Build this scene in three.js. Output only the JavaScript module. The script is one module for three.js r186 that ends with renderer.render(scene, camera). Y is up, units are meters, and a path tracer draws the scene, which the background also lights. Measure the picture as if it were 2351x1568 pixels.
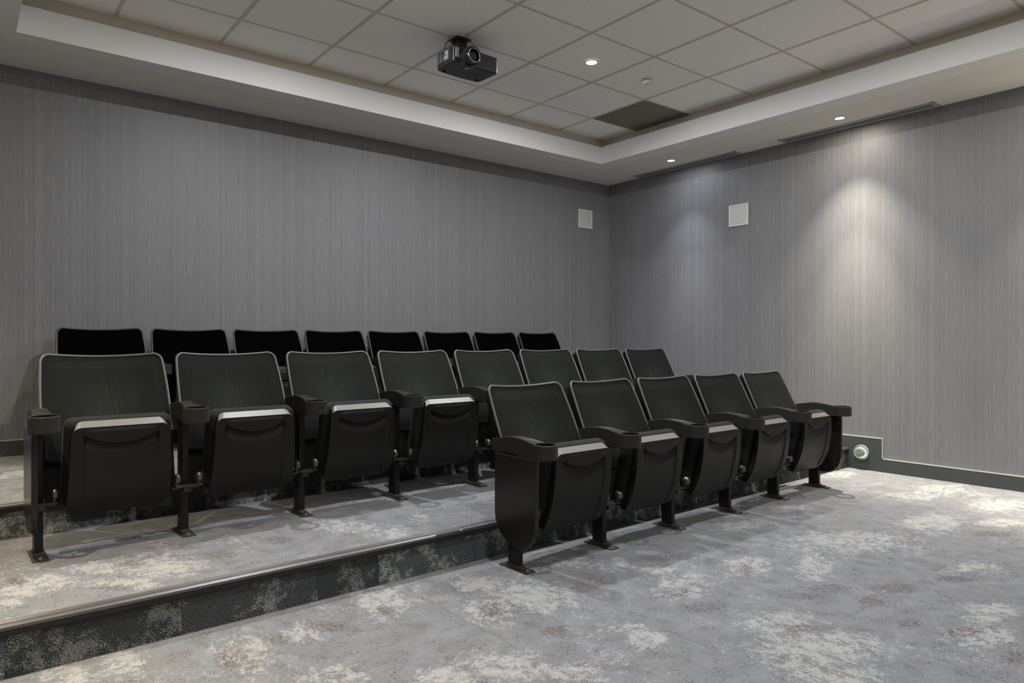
import * as THREE from 'three';
import { RectAreaLightUniformsLib } from 'three/addons/lights/RectAreaLightUniformsLib.js';
import { RoundedBoxGeometry } from 'three/addons/geometries/RoundedBoxGeometry.js';
import { mergeGeometries } from 'three/addons/utils/BufferGeometryUtils.js';
import { createNoise2D } from 'simplex-noise';

// ---------------------------------------------------------------- camera, light, exposure
const scene = new THREE.Scene();
scene.background = new THREE.Color(0, 0, 0);
const camera = new THREE.PerspectiveCamera(52.29, 2351 / 1568, 0.05, 60);
camera.position.set(0, 1.0213, 0);
camera.rotation.y = -0.6714;
scene.add(camera);
const renderer = new THREE.WebGLRenderer({ antialias: true });
renderer.toneMapping = THREE.LinearToneMapping;
renderer.toneMappingExposure = 1.0;
renderer.shadowMap.enabled = true;
RectAreaLightUniformsLib.init();

const COOL = new THREE.Color(0.95, 0.975, 1.0), WARM = new THREE.Color(1.0, 0.93, 0.78), BLUE = new THREE.Color(0.86, 0.9, 1.0), AMBER = new THREE.Color(1.0, 0.86, 0.62);
const CEILING_LAMP = 11800, SPILL = 250, BEAM = 5, CORE = 11, ADDED_UPLIGHT = 0.85;    // radiance of the lay-in lamps, spill, wide and narrow beam of the soffit lamps, candela of the added fill uplights
const CEILING_LAMPS = [[1.687, -3.517, 1.3], [3.517, -3.517, 1.3], [1.687, -1.687, 0.95], [3.517, -1.687, 0.95], [1.687, 0.143, 0.45], [3.517, 0.143, 0.45]]   // x, z, dimming, last pair unseen and added for brightness;
const ADDED_UPLIGHTS = [[-0.5, 0.5, 1], [-0.5, -1.4, 1], [5.656, -0.7, -1], [5.656, 1.2, -1]];   // fill uplights added on the unseen side walls to brighten the ceiling
const SOFFIT_LAMPS = [
  [5.336, -4.268, BLUE, 0.75, 'small lit downlight in the soffit near the room corner, the farther of two'],
  [5.347, -2.644, WARM, 2.8, 'lit downlight in the soffit above the bright streak of light on the wall'],
  [5.347, -1.02, WARM, 3.2, null], [5.347, 0.6, WARM, 2.2, null],  // unseen pair added at the same spacing for brightness
  [-0.19, -4.268, AMBER, 0.8, null], [-0.19, -2.644, AMBER, 1.0, null], [-0.19, -1.02, AMBER, 1.0, null], [-0.19, 0.6, AMBER, 1.0, null],
];

// ---------------------------------------------------------------- sizes (metres; floor at y = 0)
const LEFT = -0.5, RIGHT = 5.656, BACK = -5.389, FRONT = 2.6;
const CEIL = 3.005, SOFFIT = 2.755, LIP_TOP = 2.918;
const LIP = { x0: 0.25, x1: 4.909, z0: -4.777, z1: 1.99 }, REC = { x0: 0.164, x1: 4.995, z0: -4.832, z1: 2.045 };
const P1 = 0.158, P2 = 0.302;
const riser1 = (x) => -2.612 - 0.0215 * (x - 0.1), riser2 = (x) => -3.775 - 0.0215 * (x - 0.1);

// ---------------------------------------------------------------- helpers
let seed = 7;
const rnd = () => { seed = (seed + 0x6d2b79f5) | 0; let t = Math.imul(seed ^ (seed >>> 15), 1 | seed); t = (t + Math.imul(t ^ (t >>> 7), 61 | t)) ^ t; return ((t ^ (t >>> 14)) >>> 0) / 4294967296; };
const noise = createNoise2D(rnd);
const clamp = (v, a = 0, b = 1) => Math.min(b, Math.max(a, v)), mix = (a, b, t) => a + (b - a) * t;
const smooth = (a, b, v) => { const t = clamp((v - a) / (b - a)); return t * t * (3 - 2 * t); };
const names = new Map();
function numbered(name) { const n = names.get(name) ?? 0; names.set(name, n + 1); return n ? name + '_' + String(n).padStart(3, '0') : name; }
function plain(g) {
  g = g.index ? g.toNonIndexed() : g.clone();
  for (const k of Object.keys(g.attributes)) if (!['position', 'normal', 'uv'].includes(k)) g.deleteAttribute(k);
  if (!g.attributes.uv) g.setAttribute('uv', new THREE.BufferAttribute(new Float32Array(g.attributes.position.count * 2), 2));
  g.clearGroups();
  return g;
}
const join = (list) => (list.length === 1 ? list[0] : mergeGeometries(list.map(plain)));
function part(name, geometry, material, parent, label) {
  const m = new THREE.Mesh(Array.isArray(geometry) ? join(geometry) : geometry, material);
  m.name = parent ? name : numbered(name);
  m.castShadow = m.receiveShadow = true;
  (parent ?? scene).add(m);
  if (label) m.userData.label = label;
  return m;
}
function thing(name, label, category, group) {
  const o = new THREE.Group(); o.name = numbered(name); scene.add(o);
  o.userData = { label, category };
  if (group) o.userData.group = group;
  return o;
}
function setting(name, label) { const o = new THREE.Group(); o.name = name; o.userData = { kind: 'structure', label }; scene.add(o); return o; }
function tag(o, label, category, group) { o.userData = { label, category }; if (group) o.userData.group = group; return o; }
const box = (w, h, d, x = 0, y = 0, z = 0) => new THREE.BoxGeometry(w, h, d).translate(x, y, z);
const rbox = (w, h, d, r, x = 0, y = 0, z = 0) => new RoundedBoxGeometry(w, h, d, 3, r).translate(x, y, z);
const cyl = (r0, r1, h, n = 24) => new THREE.CylinderGeometry(r0, r1, h, n);
// box between two corners with uv in metres on every face
function slab(x0, x1, y0, y1, z0, z1) {
  const g = new THREE.BoxGeometry(x1 - x0, y1 - y0, z1 - z0).translate((x0 + x1) / 2, (y0 + y1) / 2, (z0 + z1) / 2);
  return metreUV(g);
}
function metreUV(g) {
  const p = g.attributes.position, n = g.attributes.normal, uv = g.attributes.uv;
  for (let i = 0; i < p.count; i++) {
    const ax = Math.abs(n.getX(i)), ay = Math.abs(n.getY(i)), az = Math.abs(n.getZ(i));
    if (ay > ax && ay > az) uv.setXY(i, p.getX(i), -p.getZ(i));
    else if (ax > az) uv.setXY(i, p.getZ(i), p.getY(i));
    else uv.setXY(i, p.getX(i), p.getY(i));
  }
  return g;
}
// grid surface f(s, t) with s in -1..1, t in 0..1
function grid(f, nu, nv, flip) {
  const pos = [], uv = [], idx = [];
  for (let j = 0; j <= nv; j++) for (let i = 0; i <= nu; i++) { const p = f((2 * i) / nu - 1, j / nv); pos.push(...p); uv.push(p[0], p[1]); }
  for (let j = 0; j < nv; j++) for (let i = 0; i < nu; i++) {
    const a = j * (nu + 1) + i, b = a + 1, c = a + nu + 1, d = c + 1;
    if (flip) idx.push(a, c, b, b, c, d); else idx.push(a, b, c, b, d, c);
  }
  const g = new THREE.BufferGeometry();
  g.setAttribute('position', new THREE.Float32BufferAttribute(pos, 3)); g.setAttribute('uv', new THREE.Float32BufferAttribute(uv, 2));
  g.setIndex(idx); g.computeVertexNormals();
  return g;
}
function rim(n) { // boundary parameters of the s,t square, anticlockwise seen from the front
  const r = [];
  for (let i = 0; i < n; i++) r.push([-1 + (2 * i) / n, 0]);
  for (let i = 0; i < n; i++) r.push([1, i / n]);
  for (let i = 0; i < n; i++) r.push([1 - (2 * i) / n, 1]);
  for (let i = 0; i < n; i++) r.push([-1, 1 - i / n]);
  return r;
}
function strip(front, back, n) {
  const r = rim(n), pos = [], uv = [], idx = [], N = r.length;
  for (let k = 0; k <= N; k++) { const [s, t] = r[k % N], a = front(s, t), b = back(s, t); pos.push(...a, ...b); uv.push(k / N, 0, k / N, 1); }
  for (let k = 0; k < N; k++) { const a = 2 * k; idx.push(a, a + 1, a + 2, a + 1, a + 3, a + 2); }
  const g = new THREE.BufferGeometry();
  g.setAttribute('position', new THREE.Float32BufferAttribute(pos, 3)); g.setAttribute('uv', new THREE.Float32BufferAttribute(uv, 2));
  g.setIndex(idx); g.computeVertexNormals();
  return g;
}
const closed = (front, back, nu, nv) => [grid(front, nu, nv), grid(back, Math.ceil(nu / 3), Math.ceil(nv / 3), true), strip(front, back, 36)];
// rounds the corners of the rectangle |x| < hw, y0 < y < y1
function rounded(x, y, hw, y0, y1, rTop, rBot) {
  for (const [edge, r, sg] of [[y1, rTop, 1], [y0, rBot, -1]]) {
    const dx = Math.abs(x) - (hw - r), dy = sg * (y - edge) + r;
    if (dx > 0 && dy > 0) { const m = Math.max(dx, dy), l = Math.hypot(dx, dy); return [Math.sign(x) * (hw - r + (dx * m) / l), edge - sg * r + (sg * dy * m) / l]; }
  }
  return [x, y];
}
function quad(x, pts) { // parabola through three points
  const [[a, fa], [b, fb], [c, fc]] = pts;
  return (fa * (x - b) * (x - c)) / ((a - b) * (a - c)) + (fb * (x - a) * (x - c)) / ((b - a) * (b - c)) + (fc * (x - a) * (x - b)) / ((c - a) * (c - b));
}
function curve(x, pts) { // smooth interpolation of a short table
  let i = 0; while (i < pts.length - 2 && x > pts[i + 1][0]) i++;
  const p0 = pts[Math.max(0, i - 1)], p1 = pts[i], p2 = pts[i + 1], p3 = pts[Math.min(pts.length - 1, i + 2)], t = clamp((x - p1[0]) / (p2[0] - p1[0])), h = p2[0] - p1[0];
  const m1 = p2 === p0 ? 0 : ((p2[1] - p0[1]) / (p2[0] - p0[0])) * h, m2 = p3 === p1 ? 0 : ((p3[1] - p1[1]) / (p3[0] - p1[0])) * h;
  return (2 * t ** 3 - 3 * t * t + 1) * p1[1] + (t ** 3 - 2 * t * t + t) * m1 + (-2 * t ** 3 + 3 * t * t) * p2[1] + (t ** 3 - t * t) * m2;
}

// ---------------------------------------------------------------- textures
function dataTexture(w, h, fill, color) {
  const d = new Uint8Array(w * h * 4);
  for (let y = 0, o = 0; y < h; y++) for (let x = 0; x < w; x++, o += 4) { const c = fill(x, y); d[o] = c[0]; d[o + 1] = c[1]; d[o + 2] = c[2]; d[o + 3] = 255; }
  const t = new THREE.DataTexture(d, w, h, THREE.RGBAFormat);
  if (color) t.colorSpace = THREE.SRGBColorSpace;
  t.wrapS = t.wrapT = THREE.RepeatWrapping; t.magFilter = THREE.LinearFilter; t.minFilter = THREE.LinearMipmapLinearFilter; t.generateMipmaps = true; t.needsUpdate = true;
  return t;
}
const srgb = (v) => 255 * (v <= 0.0031308 ? 12.92 * v : 1.055 * Math.pow(clamp(v), 1 / 2.4) - 0.055);
const hash = (a, b) => { let t = Math.imul(a * 374761393 + b * 668265263, 1274126177); t ^= t >>> 13; t = Math.imul(t, 1274126177); return ((t ^ (t >>> 16)) >>> 0) / 4294967296; };
// where the cream and brown clouds of the carpet lie: centre and two half axes, in metres
const creamF = [[1.81,-2.14,0.14,0.11,-0.1,0.12],[1.6,-2.12,0.07,0.05,-0.08,0.1],[2.36,-1.84,0.1,0.08,-0.13,0.1],[2.44,-2.02,0.07,0.05,-0.07,0.05],[2.8,-1.81,0.09,0.07,-0.13,0.08],[3.06,-1.63,0.08,0.06,-0.22,0.11],[3.55,-1.71,0.26,0.21,-0.19,0.09],[4.29,-1.6,0.13,0.11,-0.21,0.08],[5.34,-1.92,0.17,0.13,-0.19,0.07],[5.07,-1.51,0.13,0.1,-0.19,0.06],[4.6,-1.35,0.1,0.08,-0.09,0.03],[3.6,-1.16,0.09,0.07,-0.1,0.03],[2.33,-1.37,0.11,0.09,-0.1,0.06],[2.25,-1.19,0.17,0.14,-0.12,0.06],[2.76,-0.88,0.08,0.07,-0.11,0.03],[3.05,-0.93,0.08,0.06,-0.09,0.03],[1.88,-1.68,0.05,0.04,-0.03,0.03],[1.85,-1.58,0.05,0.04,-0.06,0.06],[1.35,-1.73,0.12,0.09,-0.05,0.07],[1.48,-1.56,0.07,0.06,-0.04,0.04],[2.07,-1.14,0.06,0.05,-0.08,0.05],[2.13,-1.02,0.06,0.05,-0.06,0.03],[4.97,-1.95,0.14,0.11,-0.14,0.06],[1.31,-2.48,0.08,0.06,-0.08,0.15],[1.59,-2.14,0.08,0.06,-0.07,0.09],[1.71,-2.39,0.09,0.07,-0.05,0.07],[0.74,-2.35,0.08,0.07,-0.05,0.15],[0.94,-2.37,0.05,0.04,-0.03,0.08],[0.41,-2.49,0.06,0.05,-0.02,0.11],[0.25,-2.52,0.07,0.06,-0.01,0.08],[0.9,-2.01,0.07,0.06,-0.03,0.06],[1.16,-1.79,0.07,0.06,-0.03,0.05],[2.19,-2.38,0.09,0.08,-0.05,0.06],[2.31,-2.2,0.08,0.06,-0.05,0.05],[5.31,-2.63,0.11,0.08,-0.14,0.07],[3.41,-2.24,0.11,0.09,-0.07,0.05],[4.02,-2.28,0.1,0.08,-0.08,0.05]] ;
const brownF = [[1.27,-2.37,0.04,0.03,-0.02,0.04],[0.68,-2.33,0.03,0.03,-0.03,0.11],[1.04,-2.36,0.07,0.06,-0.02,0.05],[1.58,-2.11,0.05,0.04,-0.06,0.08],[2.11,-2.11,0.08,0.06,-0.07,0.07],[2.28,-1.8,0.06,0.04,-0.06,0.04],[2.76,-1.79,0.03,0.03,-0.07,0.05],[2.81,-1.44,0.08,0.07,-0.06,0.03],[2.66,-1.45,0.08,0.07,-0.05,0.02],[2.35,-1.3,0.07,0.06,-0.04,0.02],[2.7,-1.08,0.04,0.03,-0.06,0.02],[2.76,-0.93,0.07,0.05,-0.06,0.02],[2.59,-2.14,0.1,0.08,-0.05,0.04],[2.67,-0.75,0.03,0.03,-0.06,0.02],[3.03,-1.27,0.08,0.07,-0.06,0.03],[3.36,-1.15,0.07,0.06,-0.05,0.02],[2.24,-1.63,0.08,0.06,-0.05,0.04],[2.81,-1.26,0.05,0.04,-0.06,0.03],[1.65,-1.82,0.04,0.03,-0.03,0.04],[0.85,-2.36,0.03,0.02,-0.01,0.04],[4.3,-1.3,0.11,0.09,-0.08,0.02]] ;
const cream1 = [[0.26,-2.99,0.07,0.06,-0.01,0.08],[0.17,-2.95,0.07,0.05,-0.0,0.07],[0.42,-3.05,0.08,0.06,-0.01,0.07],[0.6,-2.94,0.11,0.09,-0.03,0.15],[0.48,-2.79,0.09,0.07,-0.01,0.07],[1.41,-3.04,0.12,0.1,-0.05,0.12],[1.52,-2.81,0.07,0.06,-0.06,0.1],[1.75,-2.94,0.05,0.04,-0.05,0.09],[0.13,-2.83,0.03,0.03,-0.0,0.05]] ;
const brown1 = [[0.53,-3.03,0.05,0.04,-0.01,0.04],[0.16,-3.07,0.03,0.03,-0.0,0.06],[0.43,-2.77,0.05,0.04,-0.01,0.04],[0.82,-2.94,0.06,0.04,-0.02,0.06],[1.09,-3.0,0.06,0.05,-0.02,0.07],[0.71,-3.18,0.07,0.06,-0.01,0.05]] ;
const GX = 1.455, GZ = -2.245;                                      // corner of the carpet tile layout
function pack(list) {
  return list.map(([cx, cz, ax, az, bx, bz]) => { const D = ax * bz - az * bx || 1e-4; return { cx, cz, a: bz / D, b: -bx / D, c: -az / D, d: ax / D }; });
}
const creams = pack([...creamF, ...cream1]), browns = pack([...brownF, ...brown1]);
function fieldOf(list, x, z) {
  let best = -2;
  for (const e of list) {
    const dx = x - e.cx, dz = z - e.cz;
    if (dx * dx + dz * dz > 0.35) continue;
    const u = e.a * dx + e.b * dz, v = e.c * dx + e.d * dz, f = 1 - Math.sqrt(u * u + v * v);
    if (f > best) best = f;
  }
  return best;
}
// colour of the woven carpet at a place on the floor (linear)
function carpetAt(x, z) {
  const i = Math.floor((x - GX) / 0.5), j = Math.floor((z - GZ) / 0.5), turn = hash(i, j * 7 + 3) > 0.5, off = 37 * hash(i + 11, j - 5);
  const u = turn ? z : x, v = turn ? x : z, bias = 0.25 * (hash(i - 3, j + 17) - 0.5);
  const streak = noise(u * 26 + off, v * 42 - off), fleck = noise(u * 110 + off, v * 150 + off), grain = noise(u * 420, v * 420 + off), broad = noise(u * 5 + off, v * 7 + off);
  const seen = (list, far) => Math.max(fieldOf(list, x, z), far);
  const patch = noise(u * 13 - off, v * 17 + off + 70), bit = noise(u * 48 + off, v * 62 + off + 20);
  const cream = 0.72 * clamp(0.12 + seen(creams, -0.7 + 0.6 * noise(x * 1.7 + 9, z * 1.7)), -0.9, 0.5) + bias + 0.15 * broad + 0.3 * patch + 0.2 * streak + 0.24 * bit + 0.3 * fleck + 0.22 * grain;
  const brown = 0.7 * clamp(seen(browns, -0.55 + 0.4 * noise(x * 2.3 - 4, z * 2.3)), -0.8, 0.45) + bias * 0.4 + 0.15 * broad + 0.3 * noise(u * 30 + off + 50, v * 50) + 0.45 * noise(u * 120 - off, v * 190) + 0.22 * grain;
  let c = [0.258, 0.262, 0.276];
  const tone = 1 + 0.1 * broad + 0.07 * streak + 0.08 * grain;
  const hue = 0.02 * noise(u * 3 + off + 90, v * 3.6) + 0.02 * streak; c = c.map((q, k) => q * tone * (1 + [1, 0, -1.2][k] * hue));
  const dark = smooth(0.33, 0.74, noise(u * 62 + off + 7, v * 120) * 0.6 + 0.24 * fleck + 0.45 * noise(u * 8 - off, v * 11) + 0.14 * grain);
  c = c.map((q, k) => mix(q, [0.112, 0.094, 0.09][k], dark * 0.8));
  const cr = smooth(0.08, 0.5, cream); c = c.map((q, k) => mix(q, [0.475, 0.47, 0.445][k] * (1 + 0.1 * grain + 0.08 * fleck), cr * 0.95));
  const br = smooth(0.14, 0.46, brown); c = c.map((q, k) => mix(q, [0.125, 0.097, 0.088][k] * (1 + 0.2 * grain), br * 0.85));
  return c;
}
function carpetTexture(x0, x1, z0, z1, w) {
  const h = Math.round((w * (z1 - z0)) / (x1 - x0));
  return { map: dataTexture(w, h, (px, py) => carpetAt(mix(x0, x1, (px + 0.5) / w), mix(z1, z0, (py + 0.5) / h)).map(srgb), true), x0, x1, z0, z1 };
}
const CARPET_A = carpetTexture(-0.045, 2.955, -2.745, -0.245, 2048), CARPET_B = carpetTexture(2.955, 5.955, -2.745, -0.245, 2048), CARPET_C = carpetTexture(-0.045, 2.955, -4.245, -2.6, 2048);
const RISER_MAP = dataTexture(1024, 256, (px, py) => {              // 2 m x 0.5 m of looped carpet
  const x = px / 512, y = py / 512, loop = 0.65 * noise(x * 130, y * 130) + 0.5 * noise(x * 230 + 30, y * 230), fine = noise(x * 460 + 9, y * 460), broad = 0.9 * noise(x * 3.4, y * 3.4 + 40) + 0.5 * noise(x * 9 + 5, y * 9) + 0.45 * noise(x * 26, y * 26), c = smooth(0.1, 0.75, broad + 0.75 * loop);
  return [0.082, 0.089, 0.09].map((q, k) => srgb(mix(q, [0.36, 0.38, 0.335][k], c * 0.85) * Math.max(0.15, 0.85 + 0.85 * loop + 0.3 * fine)));
}, true);
const PILE = dataTexture(512, 512, (px, py) => { const a = Math.PI * 2 / 512, l = 0.5 + 0.28 * noise(px * 0.32, py * 0.32) + 0.24 * noise(px * 0.75 + 40, py * 0.75); const v = 255 * clamp(l); return [v, v, v]; });
const PAPER = (() => {                                              // 3 m x 1.5 m of wallpaper with upright fibres
  const W = 2048, H = 1024, thread = new Float32Array(W);
  for (let x = 0; x < W; x++) thread[x] = 0.5 * (rnd() - 0.5) + 0.25 * noise(x * 0.05, 3) + 0.3 * noise(x * 0.22, 8);
  return dataTexture(W, H, (x, y) => {
    const l = thread[x] + 0.42 * noise(x * 0.55, y * 0.012 + 5) + 0.3 * noise(x * 0.2 + 60, y * 0.006) + 0.12 * (hash(x, y) - 0.5);
    return [1, 0.985, 1.01].map((q) => srgb(0.2 * q * (1 + 0.27 * l)));
  }, true);
})();
const PAPER_BUMP = PAPER.clone(); PAPER_BUMP.colorSpace = THREE.NoColorSpace;
for (const t of [PAPER, PAPER_BUMP]) { t.repeat.set(1 / 3, 1 / 1.5); t.needsUpdate = true; }
const TILE_MAP = dataTexture(512, 512, (px, py) => { const l = 1 + 0.04 * noise(px * 0.06, py * 0.06) + 0.06 * noise(px * 0.35, py * 0.35); return [0.93, 0.905, 0.86].map((q) => srgb(q * l)); }, true);
const VELOUR = dataTexture(512, 512, (px, py) => { const l = 0.72 + 0.14 * noise(px * 0.4, py * 0.4) + 0.12 * noise(px * 0.02, py * 0.02) + 0.1 * noise(px * 0.9, py * 0.9); const v = 255 * clamp(l); return [v, v, v]; });
VELOUR.repeat.set(2.2, 2.2);
const SHEEN_WEAR = dataTexture(256, 256, (px, py) => {                    // seat back pile: wear plus the velour sheen painted in, paler mid-back
  const x = (px / 256 - 0.5) / 2, y = (py / 256 + 0.65) / 2, k = Math.exp(-((x / 0.13) ** 2 + ((y - 0.53) / 0.15) ** 2)) * (1 + 0.3 * noise(px * 0.03, py * 0.02)), l = 0.3 + 0.5 * k + 0.05 * noise(px * 0.3, py * 0.3);
  return [0.93, 1, 0.86].map((q) => 255 * clamp(l * q));
});
SHEEN_WEAR.repeat.set(2, 2); SHEEN_WEAR.offset.set(0.5, -0.65);

// ---------------------------------------------------------------- materials
const std = (c, r, o = {}) => new THREE.MeshStandardMaterial({ color: new THREE.Color().setRGB(...c), roughness: r, ...o });
const phys = (c, r, o = {}) => new THREE.MeshPhysicalMaterial({ color: new THREE.Color().setRGB(...c), roughness: r, ...o });
const pileFor = (u, v) => { const t = PILE.clone(); t.repeat.set(u, v); t.needsUpdate = true; return t; };
const M = {
  paper: std([1, 1, 1], 0.5, { map: PAPER, bumpMap: PAPER_BUMP, bumpScale: 0.0016 }),
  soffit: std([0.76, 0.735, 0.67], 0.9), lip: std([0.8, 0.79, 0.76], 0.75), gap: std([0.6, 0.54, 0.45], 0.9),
  ceilingTile: std([1, 1, 1], 0.95, { map: TILE_MAP }), darkTile: std([0.2, 0.185, 0.15], 0.95), bar: std([0.6, 0.57, 0.48], 0.6),
  base: std([0.058, 0.064, 0.062], 0.55),
  carpetA: std([1, 1, 1], 0.97, { map: CARPET_A.map, bumpMap: pileFor(8, 7), bumpScale: 0.003 }),
  carpetB: std([1, 1, 1], 0.97, { map: CARPET_B.map, bumpMap: pileFor(8, 7), bumpScale: 0.003 }),
  carpetC: std([1, 1, 1], 0.97, { map: CARPET_C.map, bumpMap: pileFor(8, 5), bumpScale: 0.003 }),
  carpetPlain: std([0.3, 0.305, 0.32], 0.97), joint: std([0.2, 0.2, 0.205], 1),
  riser: std([1, 1, 1], 0.97, { map: RISER_MAP, bumpMap: pileFor(4, 1), bumpScale: 0.006 }),
  nosing: std([0.17, 0.163, 0.157], 0.34, { metalness: 0.7 }), rubber: std([0.014, 0.013, 0.013], 0.6),
  backVelour: phys([0.026, 0.027, 0.026], 0.92, { map: SHEEN_WEAR, specularIntensity: 0.5, sheen: 0.8, sheenColor: new THREE.Color(0.13, 0.145, 0.125), sheenRoughness: 0.5 }), velour: phys([0.008, 0.0092, 0.008], 0.9, { map: VELOUR, sheen: 1, sheenColor: new THREE.Color(0.17, 0.19, 0.165), sheenRoughness: 0.55 }),
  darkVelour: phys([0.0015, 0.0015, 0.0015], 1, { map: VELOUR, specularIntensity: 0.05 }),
  shell: phys([0.011, 0.0105, 0.009], 0.42, { specularIntensity: 0.55 }), edge: std([0.19, 0.182, 0.165], 0.42), darkEdge: std([0.03, 0.03, 0.029], 0.42), trim: std([0.11, 0.108, 0.1], 0.4), darkTrim: std([0.04, 0.042, 0.042], 0.4),  // edge, darkEdge: shell plastic paled to paint in light from above
  arm: phys([0.03, 0.029, 0.0255], 0.4, { specularIntensity: 0.4 }), cup: phys([0.006, 0.006, 0.006], 0.7, { specularIntensity: 0.2 }), steel: phys([0.012, 0.0115, 0.0105], 0.42, { specularIntensity: 0.6 }), panel: phys([0.016, 0.015, 0.0125], 0.28, { specularIntensity: 0.75 }),
  bracket: std([0.06, 0.06, 0.06], 0.3, { metalness: 0.7 }), knob: std([0.17, 0.165, 0.155], 0.3, { metalness: 0.85 }),
  brass: std([0.105, 0.088, 0.052], 0.55, { metalness: 0.6 }), bolt: std([0.5, 0.47, 0.42], 0.3, { metalness: 0.9 }),
  stepRing: std([0.33, 0.37, 0.33], 0.5), stepCap: std([0.24, 0.235, 0.2], 0.6), white: std([0.76, 0.71, 0.69], 0.5), grille: std([0.54, 0.54, 0.52], 0.7), cap: std([0.5, 0.495, 0.47], 0.45), vent: std([0.42, 0.41, 0.37], 0.6), dark: std([0.02, 0.02, 0.018], 0.8), slot: std([0.1, 0.098, 0.088], 0.8),
  black: std([0.013, 0.013, 0.014], 0.35), gloss: std([0.01, 0.01, 0.012], 0.12), silver: std([0.62, 0.62, 0.62], 0.25, { metalness: 0.9 }), glass: phys([0.01, 0.01, 0.015], 0.03, { clearcoat: 1 }), tinted: std([0.25, 0.25, 0.23], 0.35),
  label: std([0.3, 0.33, 0.34], 0.5), port: std([0.16, 0.165, 0.165], 0.5),
};
M.risers = [0.72, 1, 1.4].map((k) => { const m = M.riser.clone(); m.color.setRGB(k, k, k * 1.03); return m; });
const glow = (c, k) => new THREE.MeshStandardMaterial({ color: 0x222222, emissive: c, emissiveIntensity: k, roughness: 0.5 });

// ---------------------------------------------------------------- the room
{
  const T = 0.15;
  for (const [n, g] of [['wall_left', slab(LEFT - T, LEFT, 0, 3.3, BACK - T, FRONT + T)], ['wall_right', slab(RIGHT, RIGHT + T, 0, 3.3, BACK - T, FRONT + T)], ['wall_back', slab(LEFT, RIGHT, 0, 3.3, BACK - T, BACK)], ['wall_front', slab(LEFT, RIGHT, 0, 3.3, FRONT, FRONT + T)]])
    part(n, g, M.paper).userData = { kind: 'structure', label: { wall_left: 'grey fibre wallpaper on the wall of the aisle side', wall_right: 'grey fibre wallpaper wall with the bright streak of lamp light', wall_back: 'grey fibre wallpaper wall behind the last row of chairs', wall_front: 'grey fibre wallpaper wall that the chairs face' }[n] };
  // drywall soffit around the raised ceiling, with a trim board at its edge
  const frame = (x0, x1, z0, z1, a, y0, y1) => {
    const s = new THREE.Shape([new THREE.Vector2(x0, -z0), new THREE.Vector2(x1, -z0), new THREE.Vector2(x1, -z1), new THREE.Vector2(x0, -z1)]);
    s.holes.push(new THREE.Path([new THREE.Vector2(a.x0, -a.z0), new THREE.Vector2(a.x1, -a.z0), new THREE.Vector2(a.x1, -a.z1), new THREE.Vector2(a.x0, -a.z1)]));
    return new THREE.ExtrudeGeometry(s, { depth: y1 - y0, bevelEnabled: false }).rotateX(-Math.PI / 2).translate(0, y0, 0);
  };
  part('soffit', frame(LEFT, RIGHT, BACK, FRONT, { x0: LIP.x0 - 0.02, x1: LIP.x1 + 0.02, z0: LIP.z0 - 0.02, z1: LIP.z1 + 0.02 }, SOFFIT, SOFFIT + 0.1), M.soffit).userData = { kind: 'structure', label: 'painted drywall soffit running around the raised tile ceiling' };
  part('trim_1', frame(REC.x0 - 0.1, REC.x1 + 0.1, REC.z0 - 0.1, REC.z1 + 0.1, LIP, SOFFIT - 0.0005, LIP_TOP), M.lip).userData = { kind: 'structure', label: 'pale upright trim board along the soffit edge' };
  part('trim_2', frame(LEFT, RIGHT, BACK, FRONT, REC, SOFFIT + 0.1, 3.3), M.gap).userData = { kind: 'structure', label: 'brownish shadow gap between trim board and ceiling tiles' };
  // lay-in ceiling
  const c = setting('ceiling', 'suspended ceiling of square tiles in a thin metal grid');
  part('ceiling_slab', slab(LEFT, RIGHT, 3.05, 3.3, BACK, FRONT), M.gap, c);
  const X0 = 2.578, Z0 = -3.185, Q = 0.61, xs = [], zs = [];
  for (let k = -4; k <= 4; k++) xs.push(X0 + k * Q);
  for (let k = -3; k <= 9; k++) zs.push(Z0 + k * Q);
  const full = rbox(Q - 0.012, 0.018, Q - 0.012, 0.003), cut = new Map();
  for (let i = 0; i < xs.length - 1; i++) for (let j = 0; j < zs.length - 1; j++) {
    const a = Math.max(xs[i] + 0.006, REC.x0), b = Math.min(xs[i + 1] - 0.006, REC.x1 + 0.004), d = Math.max(zs[j] + 0.006, REC.z0), e = Math.min(zs[j + 1] - 0.006, REC.z1);
    if (b - a < 0.03 || e - d < 0.03) continue;
    const whole = b - a > 0.59 && e - d > 0.59, key = (b - a).toFixed(3) + (e - d).toFixed(3);
    if (!whole && !cut.has(key)) cut.set(key, rbox(b - a, 0.018, e - d, 0.003));
    const isDark = i === 7 && j === 1, lamp = CEILING_LAMPS.some(([lx, lz]) => lx > a && lx < b && lz > d && lz < e);
    const t = part('ceiling_tile', whole ? full : cut.get(key), isDark ? M.darkTile : M.ceilingTile, c, isDark ? 'dark brown ceiling tile' : undefined);
    t.position.set((a + b) / 2, CEIL + 0.009 + (isDark ? -0.003 : 0.003), (d + e) / 2); t.rotation.y = 0;
    if (whole && !lamp && !isDark) t.rotation.z = (rnd() - 0.5) * 0.002;
  }
  for (const x of xs) if (x > REC.x0 && x < REC.x1) part('ceiling_bar', box(0.022, 0.03, REC.z1 - REC.z0, x, CEIL + 0.015, (REC.z0 + REC.z1) / 2), M.bar, c);
  for (const z of zs) if (z > REC.z0 && z < REC.z1) for (let i = 0; i < xs.length - 1; i++) {
    const a = Math.max(xs[i] + 0.011, REC.x0), b = Math.min(xs[i + 1] - 0.011, REC.x1);
    if (b > a) part('ceiling_bar', box(b - a, 0.029, 0.018, (a + b) / 2, CEIL + 0.0155, z), M.bar, c);
  }
}

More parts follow.
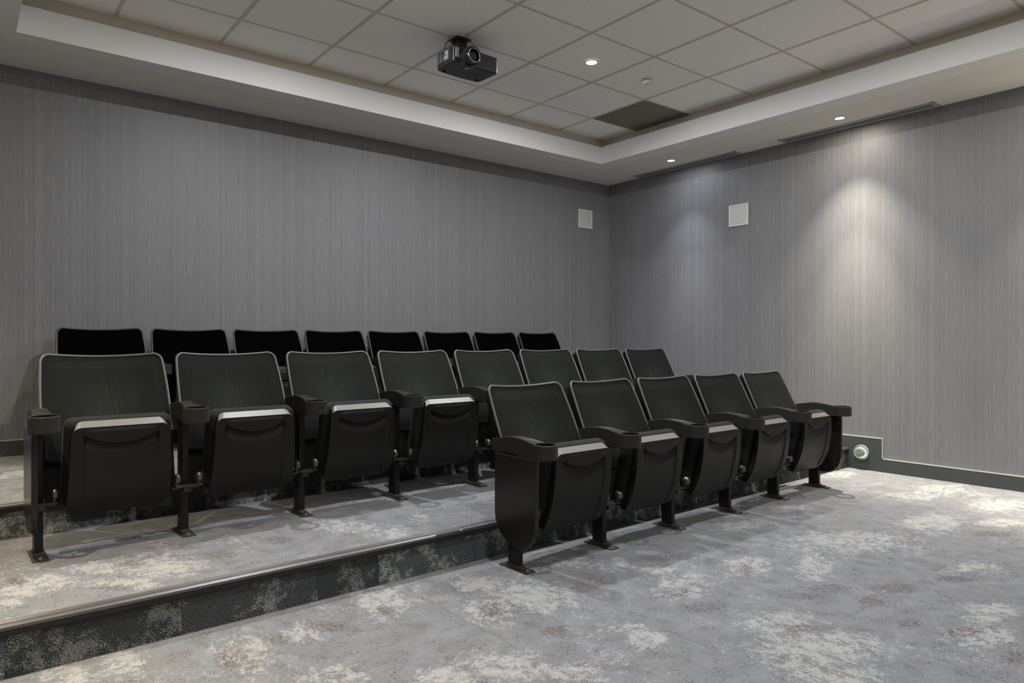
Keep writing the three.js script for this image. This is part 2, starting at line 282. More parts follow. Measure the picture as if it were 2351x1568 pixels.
// ---------------------------------------------------------------- floor, platforms, carpet
function carpetTile(parent, corners, y, cloth) {                     // corners: four [x, z], anticlockwise from above
  const th = 0.008, pos = [], uv = [], idx = [], C = cloth, put = (x, yy, z) => { pos.push(x, yy, z); uv.push((x - C.x0) / (C.x1 - C.x0), (C.z1 - z) / (C.z1 - C.z0)); return pos.length / 3 - 1; };
  const top = corners.map(([x, z]) => put(x, y, z)); idx.push(top[0], top[1], top[2], top[0], top[2], top[3]);
  for (let k = 0; k < 4; k++) { const [x, z] = corners[k], [X, Z] = corners[(k + 1) % 4], a = put(x, y, z), b = put(X, y, Z), c = put(x, y - th, z), d = put(X, y - th, Z); idx.push(a, c, b, b, c, d); }
  const g = new THREE.BufferGeometry();
  g.setAttribute('position', new THREE.Float32BufferAttribute(pos, 3)); g.setAttribute('uv', new THREE.Float32BufferAttribute(uv, 2)); g.setIndex(idx);
  const n = plain(g); n.computeVertexNormals();
  part('carpet_tile', n, C.material, parent);
}
CARPET_A.material = M.carpetA; CARPET_B.material = M.carpetB; CARPET_C.material = M.carpetC;
const gap = 0.0003;
function layTiles(parent, x0, x1, zNear, zFar, y, clothOf) {          // zNear / zFar: edge functions of x, tiles cut to them
  for (let i = Math.floor((x0 - GX) / 0.5); GX + i * 0.5 < x1; i++) for (let j = -14; j < 12; j++) {
    const a = Math.max(x0, GX + i * 0.5 + gap), b = Math.min(x1, GX + (i + 1) * 0.5 - gap), d = GZ + j * 0.5 + gap, e = GZ + (j + 1) * 0.5 - gap;
    const far = (x) => Math.max(d, zFar(x)), near = (x) => Math.min(e, zNear(x));
    if (near(a) - far(a) < 0.01 && near(b) - far(b) < 0.01) continue;
    if (near(a) - far(a) < 0 || near(b) - far(b) < 0) continue;
    carpetTile(parent, [[a, near(a)], [b, near(b)], [b, far(b)], [a, far(a)]], y, clothOf(a));
  }
}
{
  const f = setting('floor', 'grey carpet tiles with cream and brown mottling');
  part('floor_slab', slab(LEFT, RIGHT, -0.2, -0.008, BACK, FRONT), M.joint, f);
  layTiles(f, LEFT, RIGHT, () => FRONT, (x) => riser1(x) - 0.01, 0, (x) => (x < 2.9 ? CARPET_A : CARPET_B));
}
function platform(label, riser, y0, y1, back) {
  const p = setting(numbered('platform'), label);
  const s = new THREE.Shape([[LEFT, -riser(LEFT) + 0.006], [RIGHT, -riser(RIGHT) + 0.006], [RIGHT, -BACK], [LEFT, -BACK]].map(([x, y]) => new THREE.Vector2(x, y)));
  part('platform_core', new THREE.ExtrudeGeometry(s, { depth: y1 - 0.008 - y0, bevelEnabled: false }).rotateX(-Math.PI / 2).translate(0, y0, 0), M.joint, p);
  layTiles(p, LEFT, RIGHT, (x) => riser(x) - 0.03, back, y1, () => CARPET_C);
  const turn = Math.atan(0.0215), cs = Math.cos(turn);
  // looped carpet pieces on the upright face, bowed out a little at the foot
  const cuts = [LEFT, 0.11, 0.61, 1.107, 1.379, 1.88, 2.38, 2.88, 3.38, 3.88, 4.38, 4.88, 5.38, RIGHT], H = y1 - y0;
  for (let k = 0; k < cuts.length - 1; k++) {
    const a = cuts[k] + 0.0008, b = cuts[k + 1] - 0.0008, n = 10, off = rnd() * 2, up = rnd() * 0.3;
    const g = grid((sx, t) => { const x = mix(a, b, (sx + 1) / 2), y = y0 + t * (H - 0.012); return [x, y, riser(x) + 0.012 * (1 - t) ** 4]; }, 6, n);
    const uv = g.attributes.uv, ps = g.attributes.position;
    for (let i = 0; i < uv.count; i++) uv.setXY(i, (ps.getX(i) + off) / 2, (ps.getY(i) + up) / 0.5);
    part('riser_carpet', g, M.risers[Math.floor(rnd() * 3)], p);
  }
  // ribbed stair nosing with a rounded front
  const pr = [[-0.045, 0], [-0.045, 0.003], [-0.036, 0.0045], [-0.0335, 0.0028], [-0.031, 0.0045], [-0.026, 0.0045], [-0.0235, 0.0028], [-0.021, 0.0045], [-0.016, 0.0045], [-0.0135, 0.0028], [-0.011, 0.005], [0.0, 0.006], [0.006, 0.004], [0.0105, -0.001], [0.0118, -0.006], [0.0105, -0.0105], [0.001, -0.0105], [0.001, 0]];
  const prof = new THREE.Shape(pr.map(([z, y]) => new THREE.Vector2(z, y)));
  const L = (RIGHT - LEFT) / cs - 0.02;
  const ng = new THREE.ExtrudeGeometry(prof, { depth: L, bevelEnabled: false }).rotateY(-Math.PI / 2).translate(L, 0, 0);   // shape x -> z, depth -> -x
  const low = new THREE.Shape([[0.001, -0.0105], [0.0085, -0.0105], [0.0095, -0.014], [0.0085, -0.028], [0.006, -0.031], [0.001, -0.031]].reverse().map(([z, y]) => new THREE.Vector2(z, y)));
  const nf = part('nosing_face', new THREE.ExtrudeGeometry(low, { depth: L, bevelEnabled: false }).rotateY(-Math.PI / 2).translate(L, 0, 0), M.rubber, p, 'black face strip of the stair nosing');
  nf.position.set(LEFT + 0.008, y1, riser(LEFT) + 0.004); nf.rotation.y = turn;
  const nm = part('stair_nosing', ng, M.nosing, p, 'dark ribbed metal stair nosing');
  nm.position.set(LEFT + 0.008, y1, riser(LEFT) + 0.004); nm.rotation.y = turn;
}
platform('low carpeted platform under the second row of chairs', riser1, 0, P1, (x) => riser2(x) - 0.01);
platform('carpeted platform under the last row of chairs by the wall', riser2, P1, P2, () => BACK + 0.013);
{
  const b = setting('baseboard_back', 'dark grey baseboard behind the last row of chairs');
  part('baseboard_strip', rbox(RIGHT - LEFT - 0.03, 0.096, 0.012, 0.002, (LEFT + RIGHT) / 2, P2 + 0.048, BACK + 0.006), M.base, b);
  const r = setting('baseboard_right', 'dark grey stepped baseboard with a step light');
  const pts = [[FRONT, 0], [FRONT, 0.101], [-2.458, 0.101], [-2.458, P1 + 0.1], [-3.5, P1 + 0.1], [-3.5, P2 + 0.096], [BACK + 0.012, P2 + 0.096], [BACK + 0.012, 0]];
  const s = new THREE.Shape(pts.map(([z, y]) => new THREE.Vector2(z, y)));
  part('baseboard_strip', new THREE.ExtrudeGeometry(s, { depth: 0.009, bevelEnabled: true, bevelSize: 0.0015, bevelThickness: 0.0015, bevelSegments: 2 }).rotateY(-Math.PI / 2).translate(RIGHT - 0.0015, 0, 0), M.base, r);
  const cap = (z0, z1, y) => box(0.013, 0.006, z1 - z0, RIGHT - 0.0065, y, (z0 + z1) / 2);
  part('cap_strip', [cap(-2.458, FRONT, 0.103), cap(-3.5, -2.452, P1 + 0.103), cap(BACK + 0.012, -3.494, P2 + 0.099), box(0.013, P1, 0.006, RIGHT - 0.0065, 0.1 + P1 / 2, -2.455), box(0.013, P2 - P1, 0.006, RIGHT - 0.0065, P1 + 0.1 + (P2 - P1) / 2, -3.497)], M.cap, r, 'thin pale strip along the baseboard edge');
  part('cap_strip', box(RIGHT - LEFT - 0.03, 0.005, 0.014, (LEFT + RIGHT) / 2, P2 + 0.0985, BACK + 0.007), M.cap, b, 'thin pale strip along the baseboard edge');
}

// ---------------------------------------------------------------- theatre chairs
const shade = {};
{
  const Y1 = 0.8;
  const zc = (y) => curve(y, [[0.17, -0.09], [0.33, -0.118], [0.46, -0.15], [0.58, -0.2], [0.8, -0.31], [0.84, -0.332]]), hw = (y) => (y < 0.5 ? 0.2515 : quad(y, [[0.38, 0.244], [0.58, 0.252], [0.8, 0.24]]));
  const at = (x, y, off, s) => { // point of the curved back at height y, pushed along its normal
    const e = 0.01, dz = (zc(y + e) - zc(y - e)) / (2 * e), l = Math.hypot(1, dz), h = 0.032 * s * s - 0.008 + off;
    return [x, y - (dz / l) * h, zc(y) + h / l];
  };
  const sheet = (inset, off, wrinkle, Y0 = 0.19) => (s, t) => {
    const y0 = Y0 + inset, y1 = Y1 - inset; let y = mix(y0, y1, t), x = s * (hw(y) - inset);
    [x, y] = rounded(x, y, hw(y) - inset, y0, y1, 0.034 - inset * 0.6, 0.03);
    const q = x / hw(y); let o = off;
    if (wrinkle) {
      const fade = smooth(0.05, 0.25, t) * smooth(1, 0.75, t), sl = 0.012 * Math.sin(5 * t);
      for (const [c, d, w] of [[0.012, 0.0042, 0.006], [0.034, 0.0032, 0.005], [-0.03, 0.0018, 0.007], [0.06, 0.0016, 0.008]]) o -= d * fade * Math.exp(-(((x - c - sl) / w) ** 2));
      o += 0.007 * (1 - smooth(0.8, 1, Math.abs(s))) * (1 - smooth(0.85, 1, t)) * smooth(0, 0.12, t) + 0.008 * Math.exp(-(((t - 0.3) / 0.25) ** 2));
    }
    return at(x, y, o, q);
  };
  shade.cushion = join(closed(sheet(0.009, 0.002, true, 0.345), sheet(0.009, -0.02, false, 0.345), 72, 36));
  shade.shell = join(closed(sheet(0, -0.005), sheet(0.012, -0.048), 30, 24));
  const path = [];
  for (const [s, t] of rim(40).slice(40).filter((q) => q[1] > 0.42)) path.push(new THREE.Vector3(...sheet(0.002, 0.0, false)(s, t)));
  const kept = path.filter((p, i) => i === 0 || p.distanceTo(path[i - 1]) > 0.003);
  shade.trim = new THREE.TubeGeometry(new THREE.CatmullRomCurve3(kept), 150, 0.0062, 8, false);
  // folded seat
  const fz = (y) => curve(y, [[0.15, 0.03], [0.19, 0.066], [0.27, 0.103], [0.38, 0.126], [0.52, 0.132]]);
  const face = (s, t) => {
    const y0 = 0.155, y1 = 0.52; let y = mix(y0, y1, t), w = mix(0.192, 0.179, t), x = s * w;
    [x, y] = rounded(x, y, w, y0, y1, 0.034, 0.05);
    const arc = 0.484 - 0.038 * (1 - (x / 0.135) ** 2), side = smooth(0.139, 0.131, Math.abs(x)), foot = smooth(0.165, 0.185, y), top = smooth(arc + 0.003, arc - 0.003, y);
    const deep = (0.007 + 0.01 * smooth(arc - 0.06, arc, y)) * side * foot * top, lipBulge = 0.004 * smooth(0.14, 0.11, Math.abs(x)) * (1 - top) * smooth(0.515, 0.5, y);
    return [x, y, fz(y) - deep + lipBulge];
  };
  const rear = (s, t) => {
    const y0 = 0.165, y1 = 0.543; let y = mix(y0, y1, t), w = mix(0.188, 0.166, t), x = s * w;
    [x, y] = rounded(x, y, w, y0, y1, 0.03, 0.05);
    return [x, y, fz(mix(0.155, 0.52, t)) - 0.03];
  };
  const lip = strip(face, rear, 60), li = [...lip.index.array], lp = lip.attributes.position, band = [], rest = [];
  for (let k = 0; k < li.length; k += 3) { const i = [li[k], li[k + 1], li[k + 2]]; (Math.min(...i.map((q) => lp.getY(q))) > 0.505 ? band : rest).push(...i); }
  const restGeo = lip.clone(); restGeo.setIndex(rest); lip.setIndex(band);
  shade.seatShell = join([grid(face, 96, 84), grid(rear, 32, 28, true), restGeo]);
  shade.litSeatEdge = plain(lip);
  shade.seatCushion = rbox(0.4, 0.375, 0.085, 0.036).rotateX(0.2).translate(0, 0.371, 0.027);
  // armrest with a cup ring
  const half = (z) => curve(z, [[-0.185, 0.018], [-0.17, 0.024], [-0.05, 0.026], [0.05, 0.029], [0.1, 0.035], [0.128, 0.037]]), R = 0.053, CZ = 0.165, right = [];
  for (let k = 0; k <= 18; k++) { const z = mix(-0.185, 0.128, k / 18); right.push([half(z), z]); }
  for (let k = 0; k <= 22; k++) { const a = mix(-0.74, Math.PI / 2, k / 22); right.push([R * Math.cos(a), CZ + R * Math.sin(a)]); }
  const outline = [...right, ...right.slice(0, -1).reverse().map(([x, z]) => [-x, z])];
  const shp = new THREE.Shape(outline.map(([x, z]) => new THREE.Vector2(x, -z)));
  const hole = new THREE.Path(); hole.absarc(0, -CZ, 0.046, 0, Math.PI * 2, true); shp.holes.push(hole);
  const ag = new THREE.ExtrudeGeometry(shp, { depth: 0.06, bevelEnabled: true, bevelSize: 0.003, bevelOffset: -0.003, bevelThickness: 0.004, bevelSegments: 3, curveSegments: 40 }).rotateX(-Math.PI / 2);
  const p = ag.attributes.position;
  for (let i = 0; i < p.count; i++) {
    const z = p.getZ(i), v = (p.getY(i) + 0.004) / 0.068, lo = curve(z, [[-0.19, 0.514], [-0.05, 0.517], [0.06, 0.506], [0.12, 0.51], [0.22, 0.514]]), hi = curve(z, [[-0.19, 0.569], [-0.12, 0.582], [-0.03, 0.594], [0.05, 0.59], [0.1, 0.582], [0.128, 0.579], [0.22, 0.578]]);
    p.setY(i, mix(lo, hi, v));
  }
  ag.computeVertexNormals();
  shade.arm = ag;
  const ring = new THREE.LatheGeometry([[0.0465, 0.5735], [0.0445, 0.574], [0.0435, 0.572], [0.041, 0.52], [0.041, 0.514], [0.0465, 0.514]].map(([r, y]) => new THREE.Vector2(r, y)), 40);
  const spokes = [0, 1, 2].map((k) => box(0.042, 0.004, 0.006, 0.021, 0.517, 0).rotateY((k * 2 * Math.PI) / 3 + 0.4));
  const hub = cyl(0.006, 0.006, 0.004, 12).translate(0, 0.517, 0), floorRing = new THREE.TorusGeometry(0.0385, 0.004, 6, 40).rotateX(Math.PI / 2).translate(0, 0.517, 0);
  shade.cup = join([ring, ...spokes, hub, floorRing].map((g) => g.translate(0, 0, CZ)));
  shade.post = join([rbox(0.03, 0.5, 0.072, 0.004, 0, 0.256, -0.036), rbox(0.05, 0.012, 0.15, 0.003, 0, 0.507, -0.02)]);
  shade.foot = join([rbox(0.056, 0.006, 0.19, 0.002, 0, 0.0035, -0.025), rbox(0.042, 0.016, 0.09, 0.004, 0, 0.012, -0.034), box(0.036, 0.01, 0.03, 0, 0.009, 0.02)]);
  shade.bolt = join([cyl(0.008, 0.0085, 0.008, 6).translate(0, 0.01, 0), cyl(0.012, 0.012, 0.002, 20).translate(0, 0.006, 0)]);
  shade.bracket = join([rbox(0.118, 0.007, 0.05, 0.002, 0, 0.222, 0.032), rbox(0.034, 0.03, 0.045, 0.003, 0, 0.208, 0.02), rbox(0.118, 0.022, 0.006, 0.002, 0, 0.212, 0.006)]);
  shade.bracketEnd = join([rbox(0.07, 0.007, 0.05, 0.002, 0.024, 0.222, 0.032), rbox(0.03, 0.03, 0.045, 0.003, 0.002, 0.208, 0.02), rbox(0.07, 0.022, 0.006, 0.002, 0.024, 0.212, 0.006)]);
  shade.bracketLast = shade.bracketEnd.clone().translate(-0.048, 0, 0);
  shade.knob = join([new THREE.SphereGeometry(0.025, 22, 16).scale(0.72, 0.92, 1), box(0.002, 0.034, 0.004, 0, 0.004, 0.0245), cyl(0.012, 0.012, 0.03, 16).rotateZ(Math.PI / 2), rbox(0.012, 0.05, 0.02, 0.003, 0, -0.015, -0.014)]);
  // rounded side panel at the row ends
  const ps = new THREE.Shape(); ps.moveTo(-0.14, 0.512); ps.lineTo(0.142, 0.512); ps.lineTo(0.142, 0.25); ps.bezierCurveTo(0.142, 0.165, 0.1, 0.112, 0.03, 0.108); ps.bezierCurveTo(-0.06, 0.104, -0.14, 0.16, -0.14, 0.25); ps.closePath();
  shade.panel = new THREE.ExtrudeGeometry(ps, { depth: 0.014, bevelEnabled: true, bevelSize: 0.004, bevelOffset: -0.004, bevelThickness: 0.004, bevelSegments: 3, curveSegments: 20 }).rotateY(-Math.PI / 2);
}
function standard(t, x, S, end) {                                    // post, foot, armrest and hinge on one side of a chair
  part('post', shade.post, M.steel, t).position.x = x;
  const f = part('foot_plate', shade.foot, M.brass, t, 'worn brass coloured foot plate'); f.position.x = x;
  for (const z of [0.048, -0.1]) part('bolt', shade.bolt, M.bolt, f).position.set(0, 0, z);
  const a = part('armrest', shade.arm, M.arm, t); a.position.x = x;
  part('cup_holder', shade.cup, M.cup, a);
  const b = part('hinge_bracket', end < 0 ? shade.bracketEnd : end > 0 ? shade.bracketLast : shade.bracket, M.bracket, t); b.position.x = x;
  for (const s of [-1, 1]) if (!end || s === -end) part('pivot_knob', shade.knob, M.knob, b).position.set(s * 0.047, 0.258, 0.05);
  if (end) part('end_panel', shade.panel, M.panel, t, 'flat side panel rounded at the foot').position.x = x + end * 0.02 + (end > 0 ? 0.018 : 0);
}
function chair(label, group, S, cloth, trim, ends, edge) {
  const t = thing('theatre_chair', label, 'theatre chair', group);
  const b = part('backrest', shade.shell, M.shell, t); part('back_cushion', shade.cushion, cloth === M.velour ? M.backVelour : cloth, b); part('back_trim', shade.trim, trim, b);
  const s = part('seat', shade.seatShell, M.shell, t); part('seat_cushion', shade.seatCushion, cloth, s); part('lit_seat_edge', shade.litSeatEdge, edge, s, cloth === M.velour ? 'front edge coloured pale for light from above' : undefined);
  standard(t, -S / 2, S, ends.first ? -1 : 0);
  if (ends.last) standard(t, S / 2, S, 1);
  return t;
}
function row(n, S, x0, z0, slope, y, cloth, trim, group, labels) {
  const turn = Math.atan(slope);
  for (let k = 0; k < n; k++) {
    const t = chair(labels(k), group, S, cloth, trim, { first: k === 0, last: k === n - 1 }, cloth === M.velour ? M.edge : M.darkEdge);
    t.position.set(x0 + (k + 0.5) * S, y, z0 - slope * (k + 0.5) * S); t.rotation.y = turn;
  }
}
const ORD = ['first', 'second', 'third', 'fourth', 'fifth', 'sixth', 'seventh', 'eighth'];
row(5, 0.552, 1.966, -2.413, 0.0245, 0, M.velour, M.trim, 'folding chairs of the front row', (k) => k === 0 ? 'folded black theatre chair with a dark side panel, left end of the front row' : k === 4 ? 'folded black theatre chair at the right end of the front row, nearest the step light' : 'folded black theatre chair, ' + ORD[k] + ' from the left in the front row');
row(8, 0.547, 0.2485, -3.35, 0.026, P1, M.velour, M.trim, 'folding chairs of the middle row', (k) => k === 0 ? 'folded dark theatre chair at the left end of the middle row, the widest in view' : k === 7 ? 'dark theatre chair at the right end of the middle row, mostly behind the front row' : 'dark theatre chair on the low platform, ' + ORD[k] + ' from the left in the middle row');
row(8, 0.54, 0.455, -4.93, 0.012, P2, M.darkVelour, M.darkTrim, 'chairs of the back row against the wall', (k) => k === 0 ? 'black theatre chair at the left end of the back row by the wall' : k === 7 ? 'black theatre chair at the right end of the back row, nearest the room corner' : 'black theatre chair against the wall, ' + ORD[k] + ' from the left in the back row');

// ---------------------------------------------------------------- lamps
function lampHead(name, label, group, x, y, z, r, color, k) {
  const o = label ? thing(name, label, 'downlight', group) : thing(name, name === 'ceiling_downlight' ? 'recessed downlight assumed in a ceiling tile outside the view' : 'recessed downlight assumed in the soffit outside the view', 'downlight', name === 'ceiling_downlight' ? 'ceiling downlights outside the view' : 'soffit downlights outside the view');
  o.position.set(x, y, z);
  part('trim_ring', new THREE.LatheGeometry([[r, 0], [r, -0.003], [r + 0.004, -0.005], [r + 0.012, -0.004], [r + 0.014, 0], [r, 0]].map(([a, b]) => new THREE.Vector2(a, b)), 40), M.white, o);
  part('lens', new THREE.LatheGeometry([[0, -0.006], [r * 0.5, -0.0052], [r * 0.85, -0.003], [r, -0.001], [r, 0], [0, 0]].map(([a, b]) => new THREE.Vector2(a, b)), 36), glow(color, k), o);
  return o;
}
CEILING_LAMPS.forEach(([x, z, k], i) => {
  lampHead('ceiling_downlight', i === 1 ? 'bright round lamp set in a ceiling tile beside the projector' : null, null, x, CEIL - 0.0005, z, 0.038, COOL, 9);
  const l = new THREE.RectAreaLight(COOL, CEILING_LAMP * k, 0.028, 0.028); l.position.set(x, CEIL - 0.012, z); l.rotation.x = -Math.PI / 2; l.name = 'ceiling_lamp_light'; scene.add(l);
});
SOFFIT_LAMPS.forEach(([x, z, c, k, label]) => {
  lampHead('soffit_downlight', label, null, x, SOFFIT, z, 0.033, c, 8);
  const l = new THREE.RectAreaLight(c, SPILL * (c === BLUE ? 2 : 1) * k, 0.045, 0.045); l.position.set(x, SOFFIT - 0.011, z); l.rotation.x = -Math.PI / 2; l.name = 'soffit_lamp_light'; scene.add(l);
  for (const [power, angle] of c === AMBER ? [[BEAM * 2.4, 0.75], [CORE * 0.5, 0.4]] : [[BEAM, 0.7], [CORE, 0.4]]) { const s = new THREE.SpotLight(c, power * k, 0, angle, 1, 2); s.position.set(x, SOFFIT - 0.03, z); s.target.position.set(x, 0, z); s.castShadow = true; s.name = 'soffit_lamp_beam'; scene.add(s, s.target); }
});
ADDED_UPLIGHTS.forEach(([x, z, s]) => {                                     // added fill lights shaped as half-bowl uplights, open at the top
  const o = thing('added_uplight', 'plain white bowl uplight added for fill on a side wall outside the view', 'added_sconce', 'added fill uplights on the side walls outside the view'); o.position.set(x, 1.95, z); o.rotation.y = s > 0 ? Math.PI / 2 : -Math.PI / 2;
  part('bowl', new THREE.LatheGeometry([[0.05, -0.12], [0.09, -0.1], [0.13, -0.04], [0.15, 0.03], [0.145, 0.03], [0.125, -0.035], [0.085, -0.093], [0, -0.112]].map(([a, b]) => new THREE.Vector2(a, b)), 32, -Math.PI / 2, Math.PI), M.white, o);
  part('back_plate', rbox(0.26, 0.16, 0.012, 0.004, 0, -0.04, 0.006), M.white, o);
  part('lamp_bulb', new THREE.SphereGeometry(0.035, 20, 14).translate(0, -0.03, 0.07), glow(WARM, 3), o);
  const l = new THREE.SpotLight(WARM, ADDED_UPLIGHT, 0, 1.3, 0.35, 2); l.position.set(x + s * 0.07, 1.96, z); l.target.position.set(x + s * 0.6, 3.0, z); l.shadow.radius = 2; l.castShadow = true; l.name = 'added_uplight_light'; scene.add(l, l.target);
});
{ // unseen white screen behind the camera, added to bounce light
  const o = thing('added_screen', 'large matte white screen added to bounce light from the unseen front wall', 'screen'); o.position.set(2.6, 1.55, FRONT - 0.03);
  part('screen_cloth', box(4.0, 2.1, 0.02), M.white, o);
  part('screen_frame', [box(4.16, 0.08, 0.04, 0, 1.09, 0), box(4.16, 0.08, 0.04, 0, -1.09, 0), box(0.08, 2.1, 0.04, 2.04, 0, 0), box(0.08, 2.1, 0.04, -2.04, 0, 0)], M.black, o);
}
{ // round step light in the stepped baseboard
  const o = thing('step_light', 'small round step light glowing in the stepped baseboard beside the front row', 'step light');
  o.position.set(RIGHT - 0.0105, 0.137, -2.612);
  const lathe = (pts, m, n, lab) => part(n, new THREE.LatheGeometry(pts.map(([a, b]) => new THREE.Vector2(a, b)), 48).rotateZ(Math.PI / 2), m, o, lab);
  lathe([[0, -0.002], [0.06, -0.002], [0.06, 0.016], [0.056, 0.02], [0.036, 0.012], [0, 0.012]], M.stepRing, 'trim_ring');
  lathe([[0.028, 0.0125], [0.043, 0.0125], [0.046, 0.016], [0.043, 0.0165], [0.028, 0.0135]], glow(new THREE.Color(0.82, 1, 0.86), 0.85), 'glow_ring', 'glowing greenish white ring');
  lathe([[0.03, 0.0125], [0.031, 0.036], [0.034, 0.038], [0.034, 0.044], [0.031, 0.046], [0, 0.0465]], M.stepCap, 'center_cap');
}

// ---------------------------------------------------------------- speakers, vents, detector, projector
function speaker(label, x, y, z, turn) {
  const o = thing('wall_speaker', label, 'speaker', null); o.position.set(x, y, z); o.rotation.y = turn;
  const W = 0.202, H = 0.198, s = new THREE.Shape([[-W / 2, -H / 2], [W / 2, -H / 2], [W / 2, H / 2], [-W / 2, H / 2]].map(([a, b]) => new THREE.Vector2(a, b)));
  const i = 0.012; s.holes.push(new THREE.Path([[-W / 2 + i, -H / 2 + i], [W / 2 - i, -H / 2 + i], [W / 2 - i, H / 2 - i], [-W / 2 + i, H / 2 - i]].map(([a, b]) => new THREE.Vector2(a, b))));
  part('frame', new THREE.ExtrudeGeometry(s, { depth: 0.007, bevelEnabled: true, bevelSize: 0.002, bevelThickness: 0.002, bevelOffset: -0.002, bevelSegments: 2 }).translate(0, 0, 0.002), M.white, o);
  part('grille', rbox(W - 2 * i, H - 2 * i, 0.008, 0.003, 0, 0, 0.004), M.grille, o);
}
speaker('small square white speaker on the wall behind the last row', 5.288, 2.342, BACK, 0);
speaker('square white speaker on the lamp lit right hand wall', RIGHT, 2.192, -3.74, -Math.PI / 2);
function vent(label, x, z0, z1) {
  const o = thing('air_vent', label, 'vent', 'slot vents'), L = z1 - z0; delete o.userData.group; o.position.set(x, SOFFIT, (z0 + z1) / 2);
  const w = 0.13, e = 0.03;
  part('frame', [box(e, 0.005, L, -w / 2 + e / 2, -0.0025, 0), box(e, 0.005, L, w / 2 - e / 2, -0.0025, 0), box(w, 0.005, e, 0, -0.0024, L / 2 - e / 2), box(w, 0.005, e, 0, -0.0024, -L / 2 + e / 2)], M.vent, o);
  part('slot', box(w - 2 * e, 0.002, L - 2 * e, 0, -0.001, 0), M.slot, o, 'dark slot');
  part('blade', box(0.004, 0.004, L - 2 * e, -0.012, -0.003, 0), M.vent, o); part('blade', box(0.004, 0.004, L - 2 * e, 0.012, -0.003, 0), M.vent, o);
}
vent('long slot vent in the soffit beside the brighter downlight', 5.577, -3.27, -2.04);
vent('long slot vent in the soffit close to the room corner', 5.585, -4.93, -3.70);
{
  const o = thing('smoke_detector', 'small round white detector on a ceiling tile near the dark tile', 'smoke detector'); o.position.set(4.086, CEIL + 0.002, -3.49);
  part('base', cyl(0.034, 0.036, 0.012, 32).translate(0, -0.006, 0), M.gap, o);
  part('cover', new THREE.LatheGeometry([[0, -0.034], [0.03, -0.033], [0.038, -0.028], [0.04, -0.014], [0.036, -0.012], [0, -0.012]].map(([a, b]) => new THREE.Vector2(a, b)), 36), M.white, o);
}
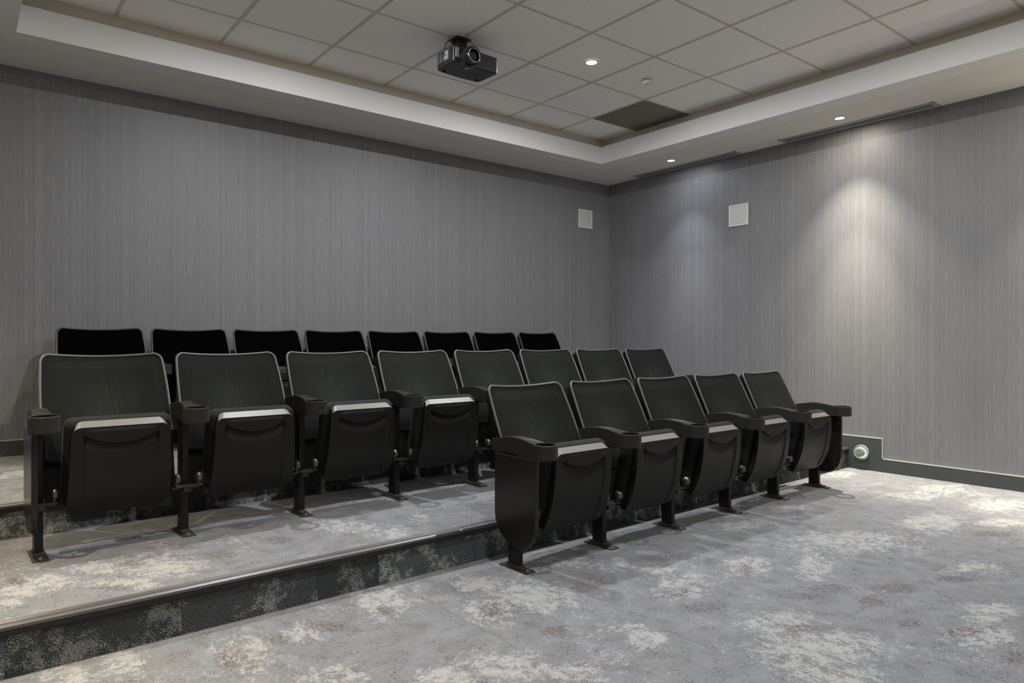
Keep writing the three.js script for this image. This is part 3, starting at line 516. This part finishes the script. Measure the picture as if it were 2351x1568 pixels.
{ // projector hung under the ceiling, lens towards the screen
  const o = thing('projector', 'black projector with a large round lens hanging from the ceiling', 'projector'); o.position.set(2.607, 2.785, -3.755);
  const W = 0.352, D = 0.215, H = 0.106, up = CEIL - 2.785;
  const s = new THREE.Shape(), w = W / 2, d = D / 2;
  s.moveTo(-w, d - 0.02); s.quadraticCurveTo(-w, d, -w + 0.02, d); s.lineTo(w - 0.02, d); s.quadraticCurveTo(w, d, w, d - 0.02); s.lineTo(w - 0.004, -d + 0.05); s.quadraticCurveTo(w - 0.008, -d, w - 0.04, -d); s.quadraticCurveTo(0, -d - 0.016, -w + 0.04, -d + 0.002); s.quadraticCurveTo(-w, -d + 0.006, -w, -d + 0.035); s.closePath();
  // the front (z = +d) is drawn at shape y = -d after the turn, so mirror the outline first
  const pts = s.getPoints(10).map((p) => new THREE.Vector2(p.x, -p.y)).reverse();
  part('body', new THREE.ExtrudeGeometry(new THREE.Shape(pts), { depth: H - 0.02, bevelEnabled: true, bevelSize: 0.01, bevelOffset: -0.01, bevelThickness: 0.01, bevelSegments: 4 }).rotateX(-Math.PI / 2).translate(0, 0.01, 0), M.black, o);
  const lens = part('lens_barrel', new THREE.LatheGeometry([[0.043, -0.05], [0.06, -0.06], [0.064, -0.02], [0.063, 0.01], [0.059, 0.035], [0.055, 0.04], [0.047, 0.04], [0.043, 0.02]].map(([a, b]) => new THREE.Vector2(a, b)), 48).rotateX(Math.PI / 2), M.gloss, o);
  lens.position.set(-0.073, 0.036, 0.146);
  part('lens_ring', new THREE.TorusGeometry(0.0425, 0.0022, 10, 56).translate(0, 0, 0.04), M.silver, lens, 'bright silver ring');
  part('lens_glass', new THREE.SphereGeometry(0.07, 32, 12, 0, Math.PI * 2, 0, 0.64).rotateX(Math.PI / 2).translate(0, 0, -0.038), M.glass, lens);
  part('sensor_window', rbox(0.026, 0.062, 0.006, 0.002, -0.15, 0.06, d + 0.001), M.tinted, o, 'smoky grey window');
  const slits = []; for (let c = 0; c < 2; c++) for (let k = 0; k < 6; k++) slits.push(box(0.003, 0.005, 0.026, -w - 0.001, 0.034 + k * 0.0105, -0.078 + c * 0.036));
  part('side_vent', slits, M.port, o, 'pale vent slits');
  part('port_panel', box(0.002, 0.066, 0.088, -w - 0.0002, 0.06, 0.025), M.dark, o);
  const ports = [box(0.004, 0.006, 0.05, 0, 0.086, 0.024), box(0.004, 0.018, 0.03, 0, 0.071, 0.03), box(0.004, 0.013, 0.022, 0, 0.051, 0.034), box(0.004, 0.011, 0.016, 0, 0.051, 0.01), box(0.004, 0.008, 0.036, 0, 0.037, 0.026)];
  for (const [yy, zz] of [[0.066, 0.0], [0.053, -0.006], [0.04, -0.006]]) ports.push(cyl(0.004, 0.004, 0.006, 12).rotateZ(Math.PI / 2).translate(0, yy, zz));
  part('port', ports.map((g) => g.translate(-w - 0.002, 0, 0)), M.label, o, 'pale connectors');
  part('control_button', [0, 1, 2, 3].map((k) => cyl(0.005, 0.005, 0.008, 12).translate(w - 0.05 + k * 0.011, H + 0.002, d - 0.03 - 0.012 * k)), M.gloss, o);
  part('mount_plate', [rbox(0.17, 0.012, 0.13, 0.004, -0.03, H + 0.016, -0.03), rbox(0.05, 0.02, 0.19, 0.004, -0.02, H + 0.01, -0.01)], M.black, o);
  part('mount_pole', [rbox(0.075, up - H - 0.02, 0.07, 0.006, -0.029, (up + H + 0.02) / 2, -0.045), rbox(0.11, 0.012, 0.1, 0.003, -0.029, up - 0.0065, -0.04)], M.black, o);
  part('foot', [[-0.13, -0.075], [0.13, -0.075]].map(([x, z]) => cyl(0.01, 0.012, 0.006, 16).translate(x, -0.002, z)), M.dark, o);
  part('cable', new THREE.TubeGeometry(new THREE.CatmullRomCurve3([[-0.165, 0.09, -0.02], [-0.16, 0.13, -0.02], [-0.12, 0.19, -0.03], [-0.05, 0.214, -0.04]].map((v) => new THREE.Vector3(...v))), 30, 0.003, 8), M.black, o);
}

renderer.render(scene, camera);
